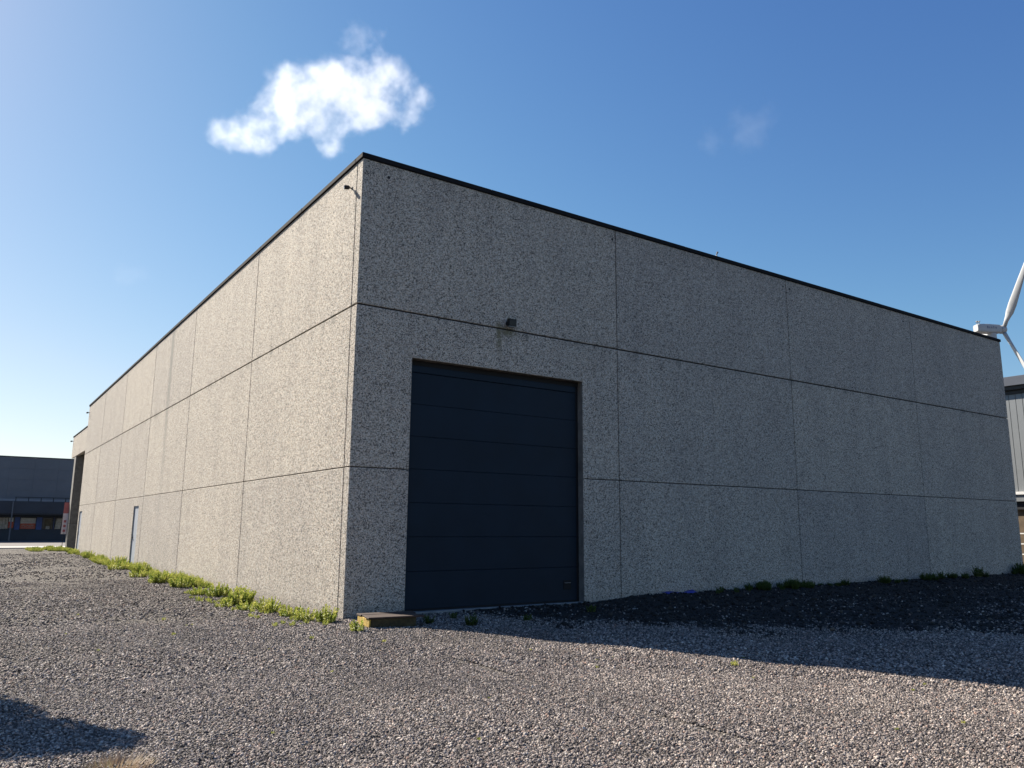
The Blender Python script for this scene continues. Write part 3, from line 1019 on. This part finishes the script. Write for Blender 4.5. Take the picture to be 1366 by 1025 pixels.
# cladding: wide plates, each its own piece
random.seed(21)
zc = [3.55, 4.55, 5.55, 6.55, 7.56]
xx = -26.0
xs_ = []
while xx < 26:
    xs_.append(xx); xx += 1.95
for i in range(len(xs_) - 1):
    for j in range(4):
        if xs_[i] > -9 and xs_[i] < 8:
            fbox("cladding_plate", xs_[i] + .006, xs_[i + 1] - .006, 0, .06, zc[j] + .006, zc[j + 1] - .006, M_DARKCLAD)
fbox("wall", -26, 26, .045, 20, 0, 7.52, M_DARKCLAD)
fbox("roof_trim", -26.05, 26.05, -.04, .3, 7.565, 7.66, M_DARKBAND)
fbox("canopy", -26, 26, -1.6, -.002, 2.48, 3.55, M_DARKBAND)
fbox("canopy_trim", -26, 26, -1.62, -.005, 2.33, 2.475, M_BLACKBAND)
# railing above the canopy
rail = thing("rail_tmp", None, None); rail.name = "railing"; rail.parent = fb
box("top_rail", -1.95, 9, -1.5, -1.45, 3.87, 3.93, M_BLACKBAND, rail)
for k in range(12):
    x = -1.93 + k * .98
    box("post", x, x + .07, -1.49, -1.46, 3.55, 3.87, M_BLACKBAND, rail)
fbox("pale_strip", -26, 26, -.03, -.002, 3.56, 3.78, simple("pale_grey_strip", (.20, .22, .25), .5, .2, var=.1))  # pale grey strip just above the canopy
# ground floor
fbox("plinth_wall", -26, 26, -.25, 0, 0, 1.02, M_PLINTH)
fbox("lintel_wall", -26, 26, -.25, 0, 2.14, 2.32, M_PLINTH)
wins = [(-5.4, -3.4, 'w'), (-3.35, -1.72, 'wr'), (-1.33, -.02, 'poster'), (.42, 1.36, 'o'), (1.40, 2.2, 'c'), (2.3, 3.6, 'o')]
for (x0, x1, k) in wins:
    e = thing("win_tmp", None, None); e.name = "window"; e.parent = fb
    bm = bmesh.new()
    for (a, b_, c, d) in ((x0, x1, 1.02, 1.07), (x0, x1, 2.09, 2.14), (x0, x0 + .05, 1.07, 2.09), (x1 - .05, x1, 1.07, 2.09)):
        bm_box(bm, a, b_, -.23, -.12, c, d)
    finish(bm, "window_frame", M_BLACKBAND, e)
    box("pane", x0 + .05, x1 - .05, -.17, -.16, 1.07, 2.09, M_GLASS, e)
    xm0, xm1 = x0 + .06, x1 - .06
    if k == 'poster':
        box("poster", xm0, xm1, -.152, -.146, 1.58, 2.07, M_POSTERW, e)
        box("poster", xm0, xm1, -.152, -.146, 1.09, 1.575, M_POSTERR, e)
        bm = bmesh.new()
        rs = random.Random(4)
        for q in range(9):
            xa = xm0 + .12 + q * .105
            zz = 1.30 + .05 * math.sin(q * 1.9)
            bm_box(bm, xa, xa + .075, -.156, -.1525, zz, zz + .10 + .05 * rs.random())
        bm_box(bm, xm0 + .1, xm1 - .1, -.156, -.1525, 1.16, 1.20)
        bm_box(bm, xm0 + .15, xm1 - .25, -.156, -.1525, 1.70, 1.73)
        finish(bm, "poster_lettering", simple("pale_pink_print", (.6, .33, .28), .7, var=.1), e)
    elif k in ('w', 'wr'):
        for q in range(5):
            ww = (xm1 - xm0 - (.45 if k == 'wr' else 0)) / 5
            box("curtain_or_reflection", xm0 + q * ww + .01, xm0 + (q + 1) * ww - .01, -.14 + .02 * (q % 2), -.12 + .02 * (q % 2), 1.08, 2.07, M_CURTAIN, e, .006)
        if k == 'wr':
            box("poster", xm1 - .42, xm1 - .02, -.152, -.146, 1.18, 1.72, M_POSTERR, e)
            box("poster", xm1 - .40, xm1 - .05, -.152, -.146, 1.725, 2.07, M_POSTERW, e)
    elif k == 'o':
        box("curtain_or_reflection", xm0 + .15, xm1 - .1, -.05, -.03, 1.1, 2.0, M_OLIVE, e)  # olive sheet behind the glass, stands in for a reflection
        box("display_item", xm0 + .28, xm0 + .6, -.14, -.08, 1.08, 1.34, M_CURTAIN, e, .03)
    else:
        bm = bmesh.new()
        V4 = [(xm0 + .02, 1.09), (xm1 - .2, 1.09), (xm1 - .1, 2.06), (xm0 + .12, 2.06)]
        f = bm.faces.new([bm.verts.new((x, -.145, z)) for x, z in V4])
        rr = bmesh.ops.extrude_face_region(bm, geom=[f])
        for v in rr['geom']:
            if isinstance(v, bmesh.types.BMVert): v.co.y = -.13
        finish(bm, "curtain_or_reflection", M_CURTAIN, e)
prev = [(-26, -5.4)] + [(a[1], b_[0]) for a, b_ in zip(wins, wins[1:])] + [(3.6, 26)]
for (a, b_) in prev:
    m_ = M_BLUE if (b_ - a) < .5 else M_PLINTH
    fbox("pillar", a, b_, -.25, 0, 1.02, 2.14, m_)
fbox("downpipe", -2.12, -2.02, -1.70, -1.62, 0, 3.5, M_DARKCLAD)

# ------------------------------------------------------------------ banner by the portal
bn = thing("banner_flag", "tall red and white banner on a dark pole beside the far portal pier", "banner", (-.26, 45.9, 0))
bm = bmesh.new()
tube(bm, [(.10, 0, 0), (.10, 0, .95), (.16, 0, 3.0)], [.02, .018, .012], 7)
finish(bm, "pole", M_BLACK, bn)
bm = bmesh.new(); bm_box(bm, -.05, .30, -.25, .25, 0, .06)
finish(bm, "base", M_BLACK, bn)
def cloth(z0, z1, mat, x_in=.0, x_off=0.0, y=-.015):
    bm = bmesh.new()
    lo = .06 * (z0 / 3); hi = .06 * (z1 / 3)
    vs = [(-.06 + lo + x_in, z0), (.24 + lo - x_in, z0), (.24 + hi - x_in, z1), (-.06 + hi + x_in, z1)]
    f = bm.faces.new([bm.verts.new((x + x_off, y, z)) for x, z in vs])
    rr = bmesh.ops.extrude_face_region(bm, geom=[f])
    for v in rr['geom']:
        if isinstance(v, bmesh.types.BMVert): v.co.y = y + .008
    return bm
finish(cloth(2.25, 2.95, M_REDCLOTH), "banner_top", M_REDCLOTH, bn)
finish(cloth(.92, 2.248, M_WHITECLOTH), "banner_cloth", M_WHITECLOTH, bn)
for z in (1.06, 1.36, 1.66):
    finish(cloth(z, z + .15, M_PINKCLOTH, .08, 0, -.022), "banner_mark", M_PINKCLOTH, bn)

# ------------------------------------------------------------------ building behind the right-hand end
RX = 36.0
rb = thing("cladded_building", "pale grey ribbed steel building with slate fascia behind the warehouse end", "building", (RX, 0, 0))
Y0_, Y1_ = -7.0, 26.0
box("wall", .05, 18, Y0_ + .05, Y1_ - .05, 2.98, 8.15, M_RSEAM, rb)
y = Y0_
while y < Y1_ - .01:
    box("cladding_sheet", 0, .045, y + .012, min(y + .30, Y1_) - .012, 3.46, 8.16, M_RCLAD, rb)
    y += .30
box("roof_fascia", -.32, 18.2, Y0_ - .2, Y1_ + .2, 8.55, 9.0, M_RFASC, rb, .01)
box("gutter", -.22, 18.1, Y0_ - .1, Y1_ + .1, 8.36, 8.548, M_RDARK, rb)
box("eaves_band", -.06, 18.05, Y0_ - .05, Y1_ + .05, 8.165, 8.358, M_RDARK, rb)
box("base_rail", -.10, 0, Y0_, Y1_, 3.30, 3.44, M_WHITE, rb, .005)
box("base_flashing", -.03, .04, Y0_, Y1_, 2.98, 3.295, M_RCLAD, rb)
box("recess_beam", .10, 18, Y0_ + .1, Y1_ - .1, 2.60, 2.978, M_BLACKBAND, rb)
box("lower_wall", .25, 18, Y0_ + .2, Y1_ - .2, -.2, 2.598, M_BROWN, rb)
fe = thing("metal_fence", "white rail fence in front of the brown wall behind the warehouse end", "fence", (RX - 3.0, 0, 0))
for z in (.55, 1.0, 1.45):
    box("rail", -.02, .02, -5, 16, z, z + .05, M_WHITE, fe)
y = -5
while y < 16:
    box("post", -.03, .03, y - .03, y + .03, -.05, 1.55, M_STEEL, fe)
    y += 2.1

# ------------------------------------------------------------------ wind turbine
HUB = Vector((363.6, 140.5, 88.9))
wdir = Vector((HUB.x - CAM.x, HUB.y - CAM.y, 0)).normalized()
right = Vector((wdir.y, -wdir.x, 0))
ax = (right * .76 + wdir * .65).normalized()         # nacelle axis, tail to hub
hz = Vector((-ax.y, ax.x, 0))                        # horizontal in the rotor plane (points left and away)
if hz.dot(right) > 0: hz = -hz
tb = thing("wind_turbine", "white three bladed wind turbine rising behind the warehouse roof end", "wind turbine", (HUB.x - ax.x * 5.5, HUB.y - ax.y * 5.5, 0))
off = Vector((HUB.x, HUB.y, 0)) - Vector(tb.location)
hubc = off + Vector((0, 0, HUB.z))
bm = bmesh.new()
tube(bm, [(0, 0, -1), (0, 0, 45), (0, 0, HUB.z - 2.0)], [2.6, 2.2, 1.7], 24)
finish(bm, "tower", M_TURB, tb, smooth=False)
# nacelle: tapered rounded box along ax
bm = bmesh.new()
rings = []
for s_, hw, hh, zc_ in ((-13.2, 1.5, 1.5, .1), (-12.5, 1.9, 1.95, 0), (-8, 2.0, 2.1, 0), (-2.6, 1.9, 1.95, 0), (-1.6, 1.5, 1.5, 0)):
    c = hubc + ax * s_ + Vector((0, 0, zc_))
    ring = []
    for k in range(20):
        a = k * 2 * math.pi / 20
        ca, sa = math.cos(a), math.sin(a)
        px_ = math.copysign(abs(ca) ** .45, ca) * hw; pz = math.copysign(abs(sa) ** .45, sa) * hh
        ring.append(bm.verts.new(c + hz * px_ + Vector((0, 0, pz))))
    rings.append(ring)
for a_, b_ in zip(rings, rings[1:]):
    for k in range(20):
        bm.faces.new((a_[k], a_[(k + 1) % 20], b_[(k + 1) % 20], b_[k]))
bm.faces.new(rings[0]); bm.faces.new(rings[-1][::-1])
nac = finish(bm, "nacelle", M_TURB, tb)
# vents / mast on the tail
bm = bmesh.new()
for q in (-12.3, -11.3):
    c = hubc + ax * q
    tube(bm, [c + Vector((0, 0, 1.7)), c + Vector((0, 0, 3.2))], .18, 6)
    tube(bm, [c + Vector((0, 0, 3.2)) - hz * .6, c + Vector((0, 0, 3.2)) + hz * .6], .25, 6)
finish(bm, "wind_sensor", M_STEEL, nac)
# faint lettering blocks on the nacelle flank
bm = bmesh.new()
for q, (wd, hh) in enumerate(((.9, 1.1), (.6, .8), (.6, .8), (.5, 1.1), (.8, .8))):
    c0 = hubc + ax * (-9.2 + q * 1.0)
    for sgn in (1, -1):
        nn = hz * sgn * 2.03
        p = [c0 + nn + Vector((0, 0, -.2)), c0 + ax * wd * .7 + nn + Vector((0, 0, -.2)), c0 + ax * wd * .7 + nn + Vector((0, 0, -.2 + hh)), c0 + nn + Vector((0, 0, -.2 + hh))]
        vs = [bm.verts.new(v) for v in p] + [bm.verts.new(v + hz * sgn * .02) for v in p]
        for f in ((0, 1, 2, 3), (4, 7, 6, 5), (0, 4, 5, 1), (1, 5, 6, 2), (2, 6, 7, 3), (3, 7, 4, 0)):
            bm.faces.new([vs[i] for i in f])
finish(bm, "nacelle_lettering", M_TURBLOGO, nac)
# hub / spinner
bm = bmesh.new()
tube(bm, [hubc - ax * 1.6, hubc - ax * 1.2, hubc + ax * .6, hubc + ax * 1.2, hubc + ax * 1.5], [1.5, 1.9, 1.8, 1.2, .4], 20)
finish(bm, "hub", M_TURB, tb, smooth=True)
def blade(ang):
    d = hz * math.cos(ang) + Vector((0, 0, 1)) * math.sin(ang)
    e = ax.cross(d).normalized()
    bm = bmesh.new()
    rings = []
    for s_, ch, th, tw in ((1.2, .85, .85, 0), (4, .9, .8, 0), (8, 1.55, .6, 30), (12, 1.75, .42, 22), (24, 1.3, .28, 12), (38, .72, .16, 6), (50, .38, .08, 2), (52, .1, .04, 0)):
        c = hubc + d * s_ + ax * (.0 + .0006 * s_ * s_)
        t_ = R(tw + 8)
        ev = e * math.cos(t_) + ax * math.sin(t_)
        av = ax * math.cos(t_) - e * math.sin(t_)
        rings.append([bm.verts.new(c + ev * (math.cos(k * math.pi / 6) * ch + ch * .25) + av * math.sin(k * math.pi / 6) * th) for k in range(12)])
    for a_, b_ in zip(rings, rings[1:]):
        for k in range(12):
            bm.faces.new((a_[k], a_[(k + 1) % 12], b_[(k + 1) % 12], b_[k]))
    bm.faces.new(rings[0]); bm.faces.new(rings[-1][::-1])
    finish(bm, "blade", M_TURB, tb, smooth=True)
for a in (2, 122, 242):
    blade(R(a))

# ------------------------------------------------------------------ clouds: real volumes of lit droplets
def pix(u, v, D):
    d = (fw + rt * ((u - 683) / 1045.3) - up * ((v - 512.5) / 1045.3))
    return CAM + d.normalized() * D

def cloud(label, name, D, blobs, dens, lo, hi, nsc, depth=1.0):
    """blobs: (u, v, r) in photo measure turned into world positions and sizes at distance D"""
    cs = []
    for i, (u, v, r) in enumerate(blobs):
        rs = random.Random(i * 7 + 1)
        cs.append((pix(u, v, D + rs.uniform(-.5, .5) * r / 1045 * D), r / 1045 * D * .93))
    mn = Vector([min(c[k] - r * 1.35 for c, r in cs) for k in range(3)])
    mx = Vector([max(c[k] + r * 1.35 for c, r in cs) for k in range(3)])
    ctr = (mn + mx) / 2
    m = bpy.data.materials.new(name + "_droplets"); m.use_nodes = True
    t = m.node_tree; t.nodes.clear()
    out = t.nodes.new("ShaderNodeOutputMaterial")
    pv = t.nodes.new("ShaderNodeVolumePrincipled")
    pv.inputs['Color'].default_value = (.995, .995, 1, 1)
    pv.inputs['Anisotropy'].default_value = .35
    P = pos(t)
    n1 = t.nodes.new("ShaderNodeTexNoise"); n1.inputs['Scale'].default_value = nsc; n1.inputs['Detail'].default_value = 6; n1.inputs['Roughness'].default_value = .6
    t.links.new(P, n1.inputs['Vector'])
    f = None
    for c, r in cs:
        dn = t.nodes.new("ShaderNodeVectorMath"); dn.operation = 'DISTANCE'
        t.links.new(P, dn.inputs[0]); dn.inputs[1].default_value = c
        g = maprange(t, dn.outputs['Value'], 0, r * 1.3, 1, 0)
        f = g if f is None else math_n(t, 'ADD', f, g)
    f = math_n(t, 'MINIMUM', f, 1.0)
    n2 = t.nodes.new("ShaderNodeTexNoise"); n2.inputs['Scale'].default_value = nsc * 3.1; n2.inputs['Detail'].default_value = 5; n2.inputs['Roughness'].default_value = .65
    t.links.new(P, n2.inputs['Vector'])
    e = math_n(t, 'ADD', f, math_n(t, 'MULTIPLY', math_n(t, 'SUBTRACT', n1.outputs[0], .5), 2.6))
    e = math_n(t, 'ADD', e, math_n(t, 'MULTIPLY', math_n(t, 'SUBTRACT', n2.outputs[0], .5), 1.3))
    d = maprange(t, e, lo, hi, 0, 1)
    d = math_n(t, 'MULTIPLY', d, maprange(t, f, .02, .2, 0, 1))
    t.links.new(math_n(t, 'MULTIPLY', d, dens), pv.inputs['Density'])
    t.links.new(pv.outputs[0], out.inputs['Volume'])
    bm = bmesh.new()
    bmesh.ops.create_icosphere(bm, subdivisions=2, radius=1.0)
    hs = (mx - mn) / 2 * 1.25
    for v in bm.verts:
        v.co = Vector((v.co.x * hs.x, v.co.y * hs.y, v.co.z * hs.z))
    me = bpy.data.meshes.new(name); bm.to_mesh(me); bm.free()
    me.materials.append(m)
    o = link_obj(name, me, None, ctr)
    tag(o, label, "cloud")
    return o
cloud("bright white cumulus cloud above the warehouse corner", "cloud", 1400,
      [(296, 184, 30), (322, 172, 40), (356, 152, 42), (392, 116, 46), (430, 118, 58), (478, 106, 56), (520, 112, 48), (556, 128, 34), (458, 152, 52), (444, 186, 30), (505, 146, 46), (408, 152, 46), (345, 190, 30), (374, 146, 40), (366, 172, 34), (438, 196, 24), (545, 158, 26)],
      .027, .52, 2.35, 1 / 55)
cloud("small thin wisp just above the white cumulus cloud", "cloud", 1400,
      [(482, 40, 26), (462, 58, 26), (508, 50, 22), (480, 66, 18)], .0028, .55, 1.5, 1 / 26)
cloud("faint thin wisp alone in the blue sky right of centre", "cloud", 1700,
      [(985, 168, 34), (1012, 182, 30), (950, 190, 30), (1020, 150, 26)], .0011, .42, 1.7, 1 / 40)
cloud("barely visible wisp low in the pale left sky", "cloud", 1900,
      [(165, 368, 24), (190, 362, 20)], .0006, .45, 1.5, 1 / 40)
